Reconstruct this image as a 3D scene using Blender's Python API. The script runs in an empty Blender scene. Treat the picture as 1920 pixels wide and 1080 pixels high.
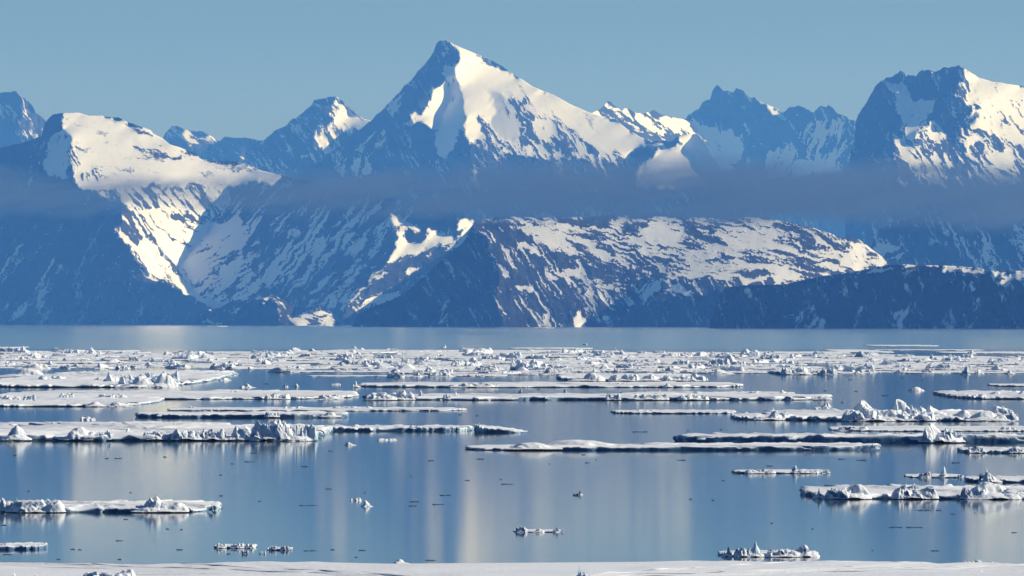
import bpy, bmesh, math, random
import numpy as np

S = bpy.context.scene
R = math.radians
# ------------------------------------------------------------------ camera
F = 10973.0           # focal length in pixels of a 1920 wide frame
HOR = 600.0           # row of the true horizon
CAM_H = 15.0          # deck height above the sea
cam = bpy.data.cameras.new('camera')
cam.sensor_width = 36.0
cam.lens = 36.0 * F / 1920.0
cam.shift_y = (HOR - 540.0) / 1920.0
cam.clip_start = 5.0
cam.clip_end = 200000.0
cam_o = bpy.data.objects.new('camera', cam)
cam_o.location = (0, 0, CAM_H)
cam_o.rotation_euler = (math.pi / 2, 0, 0)
S.collection.objects.link(cam_o)
S.camera = cam_o
# ------------------------------------------------------------------ sky and sun
SUN_EL, SUN_AZ = 26.0, 88.0      # azimuth clockwise from the view direction
W = bpy.data.worlds.new('World'); S.world = W; W.use_nodes = True
wt = W.node_tree
sky = wt.nodes.new('ShaderNodeTexSky')
sky.sky_type = 'NISHITA'; sky.sun_disc = False
sky.sun_elevation = R(SUN_EL); sky.sun_rotation = R(SUN_AZ)
sky.air_density = 1.0; sky.dust_density = 0.0; sky.ozone_density = 7.5; sky.altitude = 0
wt.links.new(sky.outputs[0], wt.nodes['Background'].inputs[0])
wt.nodes['Background'].inputs[1].default_value = 0.048
sd = bpy.data.lights.new('sun', 'SUN'); sd.energy = 5.0; sd.angle = R(0.5); sd.color = (1.0, 0.925, 0.78)
so = bpy.data.objects.new('sun', sd); S.collection.objects.link(so)
from mathutils import Vector
sdir = Vector((math.sin(R(SUN_AZ)) * math.cos(R(SUN_EL)), math.cos(R(SUN_AZ)) * math.cos(R(SUN_EL)), math.sin(R(SUN_EL))))
so.rotation_euler = (-sdir).to_track_quat('-Z', 'Y').to_euler()
so.location = (4000, 8000, 3000)
S.view_settings.view_transform = 'Standard'; S.view_settings.look = 'None'
S.view_settings.gamma = 1.0; S.view_settings.exposure = 0.34
S.render.engine = 'CYCLES'
S.cycles.max_bounces = 8; S.cycles.volume_bounces = 1; S.cycles.transparent_max_bounces = 8
S.cycles.use_denoising = True
# ------------------------------------------------------------------ helpers
def tag(o, label=None, cat=None, group=None, kind=None):
    if label: o['label'] = label
    if cat: o['category'] = cat
    if group: o['group'] = group
    if kind: o['kind'] = kind
    return o

def link(name, me, mat=None, parent=None, loc=None):
    o = bpy.data.objects.new(name, me)
    S.collection.objects.link(o)
    if mat is not None: me.materials.append(mat)
    if parent is not None: o.parent = parent
    if loc is not None: o.location = loc
    return o

def mesh_np(name, V, Q, smooth=True, attrs=None):
    """V (n,3), Q (m,4) quads or (m,3) triangles"""
    me = bpy.data.meshes.new(name)
    V = np.asarray(V, np.float32); Q = np.asarray(Q, np.int32)
    k = Q.shape[1]
    me.vertices.add(len(V)); me.vertices.foreach_set('co', V.ravel())
    me.loops.add(Q.size); me.loops.foreach_set('vertex_index', Q.ravel())
    me.polygons.add(len(Q))
    me.polygons.foreach_set('loop_start', np.arange(0, Q.size, k, dtype=np.int32))
    me.polygons.foreach_set('loop_total', np.full(len(Q), k, np.int32))
    me.polygons.foreach_set('use_smooth', np.full(len(Q), smooth, bool))
    me.update(calc_edges=True); me.validate()
    for n, a in (attrs or {}).items():
        at = me.attributes.new(n, 'FLOAT', 'POINT')
        at.data.foreach_set('value', np.asarray(a, np.float32).ravel())
    return me

def grid_quads(nr, nc, wrap=False):
    i = np.arange(nr - 1)[:, None]; j = np.arange(nc if wrap else nc - 1)[None, :]
    j2 = (j + 1) % nc
    a = i * nc + j; b = i * nc + j2; c = (i + 1) * nc + j2; d = (i + 1) * nc + j
    return np.stack([a, d, c, b], -1).reshape(-1, 4)

def _h(ix, iy, seed):
    n = (ix.astype(np.int64) * 374761393 + iy.astype(np.int64) * 668265263 + seed * 1442695041) & 0xffffffff
    n = ((n ^ (n >> 13)) * 1274126177) & 0xffffffff
    n = (n ^ (n >> 16)) & 0xffffffff
    n = (n * 2246822519) & 0xffffffff
    return ((n ^ (n >> 15)) & 0xffffff) / float(0xffffff)

def vnoise(x, y, seed=0):
    ix = np.floor(x); iy = np.floor(y); fx = x - ix; fy = y - iy
    ix = ix.astype(np.int64); iy = iy.astype(np.int64)
    u = fx * fx * fx * (fx * (fx * 6 - 15) + 10); v = fy * fy * fy * (fy * (fy * 6 - 15) + 10)
    a = _h(ix, iy, seed); b = _h(ix + 1, iy, seed); c = _h(ix, iy + 1, seed); d = _h(ix + 1, iy + 1, seed)
    return (a * (1 - u) + b * u) * (1 - v) + (c * (1 - u) + d * u) * v

def fbm(x, y, oct=4, seed=0, gain=0.5, ridge=False):
    x = np.asarray(x, float); y = np.asarray(y, float)
    s = 0; a = 1.0; t = 0
    for o in range(oct):
        ca, sa = math.cos(o * 0.9), math.sin(o * 0.9)
        n = vnoise((x * ca - y * sa) * 2 ** o + 17.3 * o, (x * sa + y * ca) * 2 ** o - 9.1 * o, seed + o * 101)
        if ridge: n = 1 - np.abs(2 * n - 1)
        s = s + a * n; t += a; a *= gain
    return s / t

def inpoly(px, py, poly):
    r = np.zeros(px.shape, bool)
    n = len(poly)
    for i in range(n):
        x1, y1 = poly[i]; x2, y2 = poly[(i + 1) % n]
        if y1 == y2: continue
        c = ((y1 > py) != (y2 > py)) & (px < (x2 - x1) * (py - y1) / (y2 - y1) + x1)
        r ^= c
    return r

def blur(a, k):
    if k < 1: return a
    for ax in (0, 1):
        p = np.pad(a, [(k, k) if q == ax else (0, 0) for q in (0, 1)], mode='edge')
        c = np.cumsum(p, axis=ax)
        c = np.concatenate([np.zeros_like(np.take(c, [0], ax)), c], ax)
        n = a.shape[ax]
        a = (np.take(c, range(2 * k + 1, 2 * k + 1 + n), ax) - np.take(c, range(0, n), ax)) / (2 * k + 1)
    return a

def poisson(gx, gy, wy):
    H, Wd = gx.shape
    f = np.zeros((H, Wd))
    g = gx.copy(); g[:, -1] = 0
    f += g; f[:, 1:] -= g[:, :-1]
    g = gy.copy() * wy; g[-1, :] = 0
    f += g; f[1:, :] -= g[:-1, :]
    e = np.concatenate([f, f[:, ::-1]], 1); e = np.concatenate([e, e[::-1]], 0)
    kx = 2 * np.cos(2 * np.pi * np.arange(2 * Wd) / (2 * Wd)) - 2
    ky = 2 * np.cos(2 * np.pi * np.arange(2 * H) / (2 * H)) - 2
    den = kx[None, :] + wy * ky[:, None]; den[0, 0] = 1
    u = np.fft.fft2(e) / den; u[0, 0] = 0
    return np.real(np.fft.ifft2(u))[:H, :Wd]

# ------------------------------------------------------------------ materials
class NT:
    def __init__(s, name):
        s.m = bpy.data.materials.new(name); s.m.use_nodes = True; s.t = s.m.node_tree
        s.b = s.t.nodes['Principled BSDF']; s.out = s.t.nodes['Material Output']
    def n(s, typ, **kw):
        x = s.t.nodes.new(typ)
        for k, v in kw.items():
            if k.startswith('i_'): x.inputs[int(k[2:]) if k[2:].isdigit() else k[2:].replace('_', ' ')].default_value = v
            else: setattr(x, k, v)
        return x
    def l(s, a, b): s.t.links.new(a, b)
    def math(s, op, a, b=None, c=None, clamp=False):
        x = s.n('ShaderNodeMath', operation=op, use_clamp=clamp)
        for i, v in enumerate((a, b, c)):
            if v is None: continue
            if isinstance(v, (int, float)): x.inputs[i].default_value = v
            else: s.l(v, x.inputs[i])
        return x.outputs[0]
    def noise(s, vec, scale, detail=4, rough=0.55):
        x = s.n('ShaderNodeTexNoise'); x.inputs['Scale'].default_value = scale
        x.inputs['Detail'].default_value = detail; x.inputs['Roughness'].default_value = rough
        if vec is not None: s.l(vec, x.inputs['Vector'])
        return x.outputs['Fac']
    def mix(s, f, a, b):
        x = s.n('ShaderNodeMix', data_type='RGBA')
        if isinstance(f, (int, float)): x.inputs[0].default_value = f
        else: s.l(f, x.inputs[0])
        for i, v in ((6, a), (7, b)):
            if isinstance(v, tuple): x.inputs[i].default_value = (*v, 1)
            else: s.l(v, x.inputs[i])
        return x.outputs[2]
    def ramp(s, f, lo, hi):
        x = s.n('ShaderNodeMapRange', interpolation_type='SMOOTHSTEP')
        x.inputs[1].default_value = lo; x.inputs[2].default_value = hi
        s.l(f, x.inputs[0]); return x.outputs[0]

def mountain_material():
    t = NT('snow_and_rock')
    geo = t.n('ShaderNodeNewGeometry')
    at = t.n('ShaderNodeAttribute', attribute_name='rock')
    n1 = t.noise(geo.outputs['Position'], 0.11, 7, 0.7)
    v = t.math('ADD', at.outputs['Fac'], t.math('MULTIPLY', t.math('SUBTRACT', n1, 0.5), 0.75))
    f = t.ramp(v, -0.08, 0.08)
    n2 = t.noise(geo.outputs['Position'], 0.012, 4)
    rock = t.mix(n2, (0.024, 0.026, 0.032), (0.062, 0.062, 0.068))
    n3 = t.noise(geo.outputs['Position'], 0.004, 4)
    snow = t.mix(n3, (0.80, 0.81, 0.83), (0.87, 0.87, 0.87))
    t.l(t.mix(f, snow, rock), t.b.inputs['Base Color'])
    t.b.inputs['Roughness'].default_value = 0.9
    t.b.inputs['Specular IOR Level'].default_value = 0.1
    bp = t.n('ShaderNodeBump'); bp.inputs['Strength'].default_value = 0.5; bp.inputs['Distance'].default_value = 12.0
    t.l(t.math('MULTIPLY', t.noise(geo.outputs['Position'], 0.03, 6, 0.65), f), bp.inputs['Height'])
    t.l(bp.outputs[0], t.b.inputs['Normal'])
    return t.m
M_MTN = mountain_material()

def ice_material():
    t = NT('snow_covered_sea_ice')
    geo = t.n('ShaderNodeNewGeometry')
    sx = t.n('ShaderNodeSeparateXYZ'); t.l(geo.outputs['True Normal'], sx.inputs[0])
    px = t.n('ShaderNodeSeparateXYZ'); t.l(geo.outputs['Position'], px.inputs[0])
    n1 = t.noise(geo.outputs['Position'], 1.2, 4)
    n2 = t.noise(geo.outputs['Position'], 0.25, 3)
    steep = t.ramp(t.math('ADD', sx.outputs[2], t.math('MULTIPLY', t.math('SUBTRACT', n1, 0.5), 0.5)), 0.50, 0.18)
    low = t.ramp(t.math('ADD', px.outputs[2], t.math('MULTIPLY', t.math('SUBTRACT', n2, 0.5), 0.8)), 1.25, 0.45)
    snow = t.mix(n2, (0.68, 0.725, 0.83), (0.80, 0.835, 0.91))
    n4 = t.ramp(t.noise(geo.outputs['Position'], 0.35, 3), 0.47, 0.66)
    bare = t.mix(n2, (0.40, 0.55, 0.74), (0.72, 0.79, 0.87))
    wet = t.mix(n4, (0.07, 0.15, 0.31), (0.50, 0.66, 0.78))  # navy end: wet ice, with the walls' shade put into the colour
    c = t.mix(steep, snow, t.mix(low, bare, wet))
    t.l(c, t.b.inputs['Base Color'])
    t.b.inputs['Roughness'].default_value = 0.6
    t.b.inputs['Specular IOR Level'].default_value = 0.25
    bp = t.n('ShaderNodeBump'); bp.inputs['Strength'].default_value = 0.35; bp.inputs['Distance'].default_value = 0.15
    t.l(t.noise(geo.outputs['Position'], 2.5, 5, 0.6), bp.inputs['Height'])
    t.l(bp.outputs[0], t.b.inputs['Normal'])
    return t.m
M_ICE = ice_material()

def wet_ice_material():
    t = NT('dark_wet_ice')
    geo = t.n('ShaderNodeNewGeometry')
    n1 = t.noise(geo.outputs['Position'], 3.0, 3)
    t.l(t.mix(n1, (0.02, 0.04, 0.07), (0.10, 0.16, 0.22)), t.b.inputs['Base Color'])
    t.b.inputs['Roughness'].default_value = 0.25
    return t.m
M_WET = wet_ice_material()

def water_material():
    t = NT('calm_sea')
    geo = t.n('ShaderNodeNewGeometry')
    px = t.n('ShaderNodeSeparateXYZ'); t.l(geo.outputs['Position'], px.inputs[0])
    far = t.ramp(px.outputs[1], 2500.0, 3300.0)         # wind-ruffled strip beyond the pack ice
    t.l(t.mix(far, (0.012, 0.035, 0.06), (0.20, 0.29, 0.36)), t.b.inputs['Base Color'])  # far end paled: reflected sky put into the base colour
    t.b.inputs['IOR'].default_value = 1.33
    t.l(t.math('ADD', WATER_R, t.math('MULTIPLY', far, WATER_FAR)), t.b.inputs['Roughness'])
    return t.m
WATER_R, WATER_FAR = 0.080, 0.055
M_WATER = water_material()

def volume_material(name, color, density, g, absorb=(1, 1, 1)):
    t = NT(name)
    t.t.nodes.remove(t.b)
    v = t.n('ShaderNodeVolumePrincipled')
    v.inputs['Color'].default_value = (*color, 1)
    v.inputs['Absorption Color'].default_value = (*absorb, 1)
    v.inputs['Density'].default_value = density
    v.inputs['Anisotropy'].default_value = g
    t.l(v.outputs[0], t.out.inputs['Volume'])
    return t.m

# ------------------------------------------------------------------ sea
wv = np.array([(-7500, -300, 0), (7500, -300, 0), (7500, 34000, 0), (-7500, 34000, 0)])
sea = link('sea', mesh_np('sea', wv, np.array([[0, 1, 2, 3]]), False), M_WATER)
tag(sea, 'calm blue sea between the ice floes reflecting the mountains', 'sea', kind='structure')

# ------------------------------------------------------------------ mountains
STEP = 1.6
def mountain(name, label, D0, sky_pts, bottom, default, regions, jag=2.0, rug=1.0, gz0=1.0, seed=1, warp=1.0, slope_back=1.0, tex=0.6, yw=0.15, soft_f=-0.008, an=1.0):
    """sky_pts: ridge outline; every region = (polygon, facing, rock cover, streak angle or None, relief slope or None)"""
    sp = np.array(sky_pts, float)
    x0, x1 = sp[0, 0], sp[-1, 0]
    y0 = sp[:, 1].min() - 12; y1 = bottom + 6
    nc = int((x1 - x0) / STEP) + 1; nr = int((y1 - y0) / STEP) + 1
    gxs = x0 + np.arange(nc) * STEP; gys = y0 + np.arange(nr) * STEP
    PX, PY = np.meshgrid(gxs, gys)
    wx = (fbm(PX / 26, PY / 26, 4, seed) - 0.5) * 26 * warp + (fbm(PX / 6, PY / 6, 2, seed + 3) - 0.5) * 9 * warp
    wy = (fbm(PX / 26, PY / 26, 4, seed + 7) - 0.5) * 26 * warp + (fbm(PX / 6, PY / 6, 2, seed + 9) - 0.5) * 9 * warp
    QX, QY = PX + wx, PY + wy
    gx = np.full(PX.shape, default[0], float); cov = np.full(PX.shape, default[1], float)
    ang = np.full(PX.shape, default[2], float); gz = np.full(PX.shape, gz0, float)
    for reg in regions:
        poly, f, c, a, z = (list(reg) + [None] * 5)[:5]
        m = inpoly(QX, QY, poly)
        if f is not None: gx[m] = f
        if c is not None: cov[m] = c
        if a is not None: ang[m] = a
        if z is not None: gz[m] = z
    cov = blur(cov, 2)
    gx = np.where(gx > 0, gx * 1.9 + 0.65 * gz, np.where(gx > -0.2, gx, np.where(gx > -0.45, soft_f, gx * 1.1)))
    gxb = blur(gx, 1); gz = blur(gz, 4)
    # rock pattern: noise stretched along the streak angle, ranked to a uniform 0..1
    ca, sa = np.cos(np.radians(ang)), np.sin(np.radians(ang))
    qx, qy = PX + wx * 0.5, PY + wy * 0.5
    nn = np.zeros(PX.shape)
    for av in np.unique(ang):
        m = ang == av
        c, s = math.cos(R(av)), math.sin(R(av))
        u = (qx[m] * c + qy[m] * s); v = (-qx[m] * s + qy[m] * c)
        nn[m] = 0.70 * fbm(u / (52 * tex * an), v / (8 * tex), 6, seed + 20, 0.70) + 0.30 * fbm(u / (70 * tex) + 3, v / (34 * tex), 4, seed + 31)
    rk = np.empty(nn.size); rk[np.argsort(nn.ravel())] = np.linspace(0, 1, nn.size); rk = rk.reshape(nn.shape)
    rk = np.clip(nn.mean() + (nn - nn.mean()), 0, 1) * 0 + rk
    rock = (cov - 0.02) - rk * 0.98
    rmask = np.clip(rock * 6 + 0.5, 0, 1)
    m_px = D0 / F
    cell = m_px * STEP
    soft_w = 1 - 0.65 * blur((np.abs(gx - soft_f) < 1e-6).astype(float), 4)
    # relief whose slope along the sun's direction is the wanted one (rows sheared by the sun's height)
    k = math.tan(R(SUN_EL)); off = int(k * nc) + 2
    I2, J2 = np.mgrid[0:nr + off, 0:nc]
    src = np.clip(np.rint(I2 - k * J2), 0, nr - 1).astype(int)
    U = poisson(gxb[src, J2] * cell, -gz[src, J2] * cell, yw)
    rr = np.arange(nr)[:, None] + k * np.arange(nc)[None, :]
    ri = rr.astype(int); rf = rr - ri; jj = np.broadcast_to(np.arange(nc)[None, :], rr.shape)
    Dz = U[ri, jj] * (1 - rf) + U[ri + 1, jj] * rf
    # rugged rock, soft wind-shaped snow
    rg = fbm(PX / 22 + wx / 40, PY / 34, 5, seed + 40, 0.55, True)
    rg2 = fbm(PX / 60, PY / 80, 4, seed + 55, 0.5, True)
    bump = (rg - 0.5) * (15 * rug) * np.clip(blur(rmask, 1), 0.0, 1) + (rg2 - 0.5) * 20 * rug * np.clip(blur(cov, 6), 0.03, 1)
    soft = (fbm(PX / 40, PY / 30, 3, seed + 60) - 0.5) * 7
    Dz = Dz - (bump * soft_w + soft * soft_w) * (m_px / 2.0)
    Dz -= Dz.mean()
    D = D0 + Dz
    print('RANGE', name, D.min().round(), D.max().round())
    # columns follow the ridge line
    sk = np.interp(gxs, sp[:, 0], sp[:, 1])
    jn = (fbm(gxs / 14, gxs * 0, 4, seed + 70, 0.65) - 0.5) - 0.35 * np.clip(fbm(gxs / 5, gxs * 0, 2, seed + 77, 0.5, True) - 0.6, 0, 1)
    csk = cov[np.clip(((sk + 5 - y0) / STEP).astype(int), 0, nr - 1), np.arange(nc)]
    sk = sk + jn * jag * 4 * (0.15 + 0.85 * np.clip(csk * 1.6, 0, 1))
    bt = np.maximum(np.full(nc, float(bottom)), sk + 1.5)
    NR = max(24, int((bottom - sp[:, 1].min()) / STEP))
    tt = np.linspace(0, 1, NR)[:, None]
    VY = sk[None, :] + tt * (bt - sk)[None, :]
    VX = np.broadcast_to(gxs[None, :], VY.shape)
    fr = np.clip((VY - y0) / STEP, 0, nr - 1.001); fi = fr.astype(int); ff = fr - fi
    cj = np.broadcast_to(np.arange(nc)[None, :], VY.shape)
    samp = lambda A: A[fi, cj] * (1 - ff) + A[fi + 1, cj] * ff
    Dv, rv = samp(D), samp(rock)
    X = (VX - 960) / F * Dv; Y = Dv; Z = CAM_H + (HOR - VY) / F * Dv
    # hidden back slope and foot
    bx, by, bz, br = [], [], [], []
    for k, q in enumerate((0.03, 0.08, 0.2, 0.45, 1.0)):
        zt = Z[0]; d = np.maximum(zt + 4, 5) * slope_back
        zz = zt * (1 - q) - 4 * q
        bx.append(X[0] * (1 + d * q / Dv[0])); by.append(Y[0] + d * q + 2); bz.append(zz); br.append(rv[0])
    X = np.vstack([np.array(bx)[::-1], X, X[-1:]]); Y = np.vstack([np.array(by)[::-1], Y, Y[-1:]])
    Z = np.vstack([np.array(bz)[::-1], Z, np.minimum(Z[-1:] - 1, -4)])
    Z = np.maximum(Z, -4.5)
    A = np.vstack([np.array(br)[::-1], rv, rv[-1:]])
    V = np.stack([X, Y, Z], -1)
    r0, c0 = V.shape[:2]
    org = np.array([(((x0 + x1) / 2) - 960) / F * D0, D0, 0.0])
    me = mesh_np(name, (V - org).reshape(-1, 3), grid_quads(r0, c0), True, {'rock': A})
    o = link(name, me, M_MTN, loc=org)
    tag(o, label, 'mountain', 'snowy mountains beyond the water', 'structure')
    return o

MTN = []
# far summits at the left edge
MTN.append(mountain('far_peak', 'dark blue craggy peak cut by the left edge behind the snow dome', 27000,
    [(-60,190),(-40,170),(0,175),(11,172),(30,171),(34,178),(49,186),(62,200),(68,213),(81,221),(100,245),(150,300)], 345,
    (-0.9, 0.86, 60), [([(40,178),(62,200),(81,221),(90,260),(40,265),(38,220)], 0.5, 0.8, 60)], 1.2, 1.0, 0.7, 11))
MTN.append(mountain('low_ridge', 'low jagged blue ridge between the snow dome and the small peak', 28000,
    [(270,290),(284,268),(306,259),(311,248),(322,236),(333,235),(347,244),(360,245),(379,246),(395,255),(412,265),(422,256),(439,258),(460,259),(487,264),(501,263),(540,270),(570,300)], 345,
    (-0.8, 0.85, 40), [([(345,244),(410,262),(420,300),(360,280)], 0.5, 0.8, 30), ([(335,245),(342,246),(380,266),(376,272),(350,262)], 0.7, 0.15, 30),
     ([(388,250),(400,256),(402,264),(390,258)], 0.7, 0.3, 30), ([(440,270),(500,275),(500,325),(440,310)], 0.5, 0.78, 20)], 1.2, 1.0, 0.7, 12))
MTN.append(mountain('small_peak', 'small rugged peak with a lit snow shoulder left of the tallest peak', 25500,
    [(470,275),(480,266),(493,264),(504,252),(521,244),(545,228),(569,210),(586,198),(588,190),(607,185),(621,182),(632,182),(645,193),(656,203),(670,214),(680,222),(694,226),(720,240),(760,270)], 360,
    (-0.9, 0.82, 60), [([(602,188),(632,190),(637,212),(630,225),(608,214),(600,200)], 0.35, 0.6, 60),
     ([(588,244),(605,235),(626,240),(650,250),(637,287),(588,285)], 0.5, 0.55, 60),
     ([(631,181),(645,192),(657,203),(680,222),(700,228),(716,236),(690,246),(664,247),(653,249),(631,246),(624,233),(637,214),(636,200)], 0.6, 0.06, 60),
     ([(549,240),(566,225),(566,240),(552,246)], 0.6, 0.35, 60),
     ([(556,290),(568,281),(580,290),(575,293)], 0.7, 0.1, 20), ([(580,322),(605,311),(625,322),(640,330),(585,332)], 0.5, 0.15, 10)], 2.4, 1.2, 0.8, 13))
# the tallest peak
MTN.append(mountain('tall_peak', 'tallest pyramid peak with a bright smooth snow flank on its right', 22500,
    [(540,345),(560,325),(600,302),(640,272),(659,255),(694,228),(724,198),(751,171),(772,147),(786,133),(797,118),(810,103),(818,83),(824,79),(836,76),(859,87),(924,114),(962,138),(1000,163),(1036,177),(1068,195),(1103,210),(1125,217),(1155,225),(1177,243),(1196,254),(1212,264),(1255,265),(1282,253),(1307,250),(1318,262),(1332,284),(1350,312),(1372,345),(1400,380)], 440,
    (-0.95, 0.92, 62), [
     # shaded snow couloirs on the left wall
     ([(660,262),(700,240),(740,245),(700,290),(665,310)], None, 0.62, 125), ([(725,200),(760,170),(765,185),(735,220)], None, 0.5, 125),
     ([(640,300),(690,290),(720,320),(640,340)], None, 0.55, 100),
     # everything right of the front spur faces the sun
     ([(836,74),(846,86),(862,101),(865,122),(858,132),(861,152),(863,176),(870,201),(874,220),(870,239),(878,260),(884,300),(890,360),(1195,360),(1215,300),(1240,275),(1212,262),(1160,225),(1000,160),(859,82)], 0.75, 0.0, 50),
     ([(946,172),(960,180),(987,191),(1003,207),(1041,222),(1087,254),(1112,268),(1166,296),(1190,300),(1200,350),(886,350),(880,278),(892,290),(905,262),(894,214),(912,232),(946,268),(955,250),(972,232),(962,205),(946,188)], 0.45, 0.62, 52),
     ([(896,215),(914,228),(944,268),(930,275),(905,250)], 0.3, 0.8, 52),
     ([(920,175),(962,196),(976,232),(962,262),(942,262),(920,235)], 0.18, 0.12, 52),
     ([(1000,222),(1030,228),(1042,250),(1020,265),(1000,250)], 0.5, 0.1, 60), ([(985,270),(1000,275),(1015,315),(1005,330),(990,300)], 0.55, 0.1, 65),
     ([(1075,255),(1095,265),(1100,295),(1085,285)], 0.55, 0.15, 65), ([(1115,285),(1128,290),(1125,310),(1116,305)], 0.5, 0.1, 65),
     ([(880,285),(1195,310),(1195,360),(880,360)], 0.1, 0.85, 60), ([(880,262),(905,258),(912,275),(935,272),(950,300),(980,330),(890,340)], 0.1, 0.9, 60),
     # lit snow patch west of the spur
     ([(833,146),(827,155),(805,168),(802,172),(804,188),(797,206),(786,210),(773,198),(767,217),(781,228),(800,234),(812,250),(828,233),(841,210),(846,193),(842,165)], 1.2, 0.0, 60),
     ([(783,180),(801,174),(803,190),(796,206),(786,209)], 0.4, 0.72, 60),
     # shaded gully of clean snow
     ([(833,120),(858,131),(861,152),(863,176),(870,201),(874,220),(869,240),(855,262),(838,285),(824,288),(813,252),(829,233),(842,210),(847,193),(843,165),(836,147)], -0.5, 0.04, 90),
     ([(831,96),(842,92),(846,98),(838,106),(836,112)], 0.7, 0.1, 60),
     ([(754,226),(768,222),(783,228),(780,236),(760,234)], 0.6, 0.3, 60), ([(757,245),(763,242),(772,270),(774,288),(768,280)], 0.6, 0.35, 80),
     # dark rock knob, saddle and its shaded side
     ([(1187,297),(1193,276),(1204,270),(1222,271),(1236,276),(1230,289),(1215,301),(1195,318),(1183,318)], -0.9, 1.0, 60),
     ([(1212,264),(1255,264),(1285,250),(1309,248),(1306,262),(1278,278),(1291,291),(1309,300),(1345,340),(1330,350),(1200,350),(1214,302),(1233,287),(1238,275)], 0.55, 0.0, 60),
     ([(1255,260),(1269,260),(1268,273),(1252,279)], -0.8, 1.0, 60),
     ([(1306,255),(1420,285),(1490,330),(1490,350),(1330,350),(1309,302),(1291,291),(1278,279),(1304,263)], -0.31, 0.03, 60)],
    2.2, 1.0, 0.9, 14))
MTN.append(mountain('serrated_ridge', 'short serrated ridge with snow streaks just right of the tallest peak', 25500,
    [(1085,230),(1101,212),(1112,211),(1125,208),(1131,200),(1140,191),(1150,197),(1166,208),(1172,200),(1182,205),(1196,211),(1206,215),(1212,212),(1227,208),(1239,216),(1258,219),(1280,223),(1293,229),(1304,239),(1310,250),(1330,272)], 330,
    (0.55, 0.55, 38), [([(1160,228),(1185,232),(1260,250),(1275,262),(1210,268),(1175,245)], 0.3, 0.88, 38),
      ([(1232,214),(1258,219),(1293,228),(1310,248),(1282,252),(1245,235)], 0.7, 0.06, 38), ([(1195,212),(1212,215),(1240,235),(1225,238)], 0.7, 0.3, 45)], 2.6, 1.0, 0.9, 15))
MTN.append(mountain('shaded_crags', 'broad shaded crags with ragged tops left of the right massif', 27500,
    [(1260,262),(1285,223),(1296,211),(1312,203),(1317,192),(1331,184),(1336,170),(1343,162),(1350,162),(1358,169),(1366,170),(1372,174),(1380,169),(1393,172),(1410,184),(1431,195),(1456,203),(1469,210),(1476,202),(1495,197),(1508,202),(1525,211),(1535,203),(1553,197),(1565,204),(1576,216),(1595,226),(1620,228),(1650,250)], 440,
    (-0.95, 0.9, 65), [([(1428,190),(1456,203),(1470,210),(1466,222),(1458,232),(1450,222),(1443,214)], 0.7, 0.2, 50),
      ([(1406,182),(1431,194),(1434,200),(1410,190)], 0.6, 0.25, 40), ([(1490,208),(1502,204),(1514,212),(1494,214)], 0.6, 0.4, 30),
      ([(1573,218),(1596,226),(1575,226)], 0.7, 0.05, 20), ([(1510,222),(1590,230),(1600,300),(1560,300),(1500,290)], None, 0.5, 110),
      ([(1436,280),(1470,270),(1500,300),(1560,290),(1600,330),(1430,340)], None, 0.22, 100),
      ([(1262,240),(1300,232),(1345,238),(1392,252),(1386,285),(1372,310),(1390,350),(1260,350)], None, 0.04, 60), ([(1386,285),(1420,270),(1432,262),(1400,320),(1380,330)], None, 0.97, 60)], 3.2, 1.0, 0.6, 16))
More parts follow.
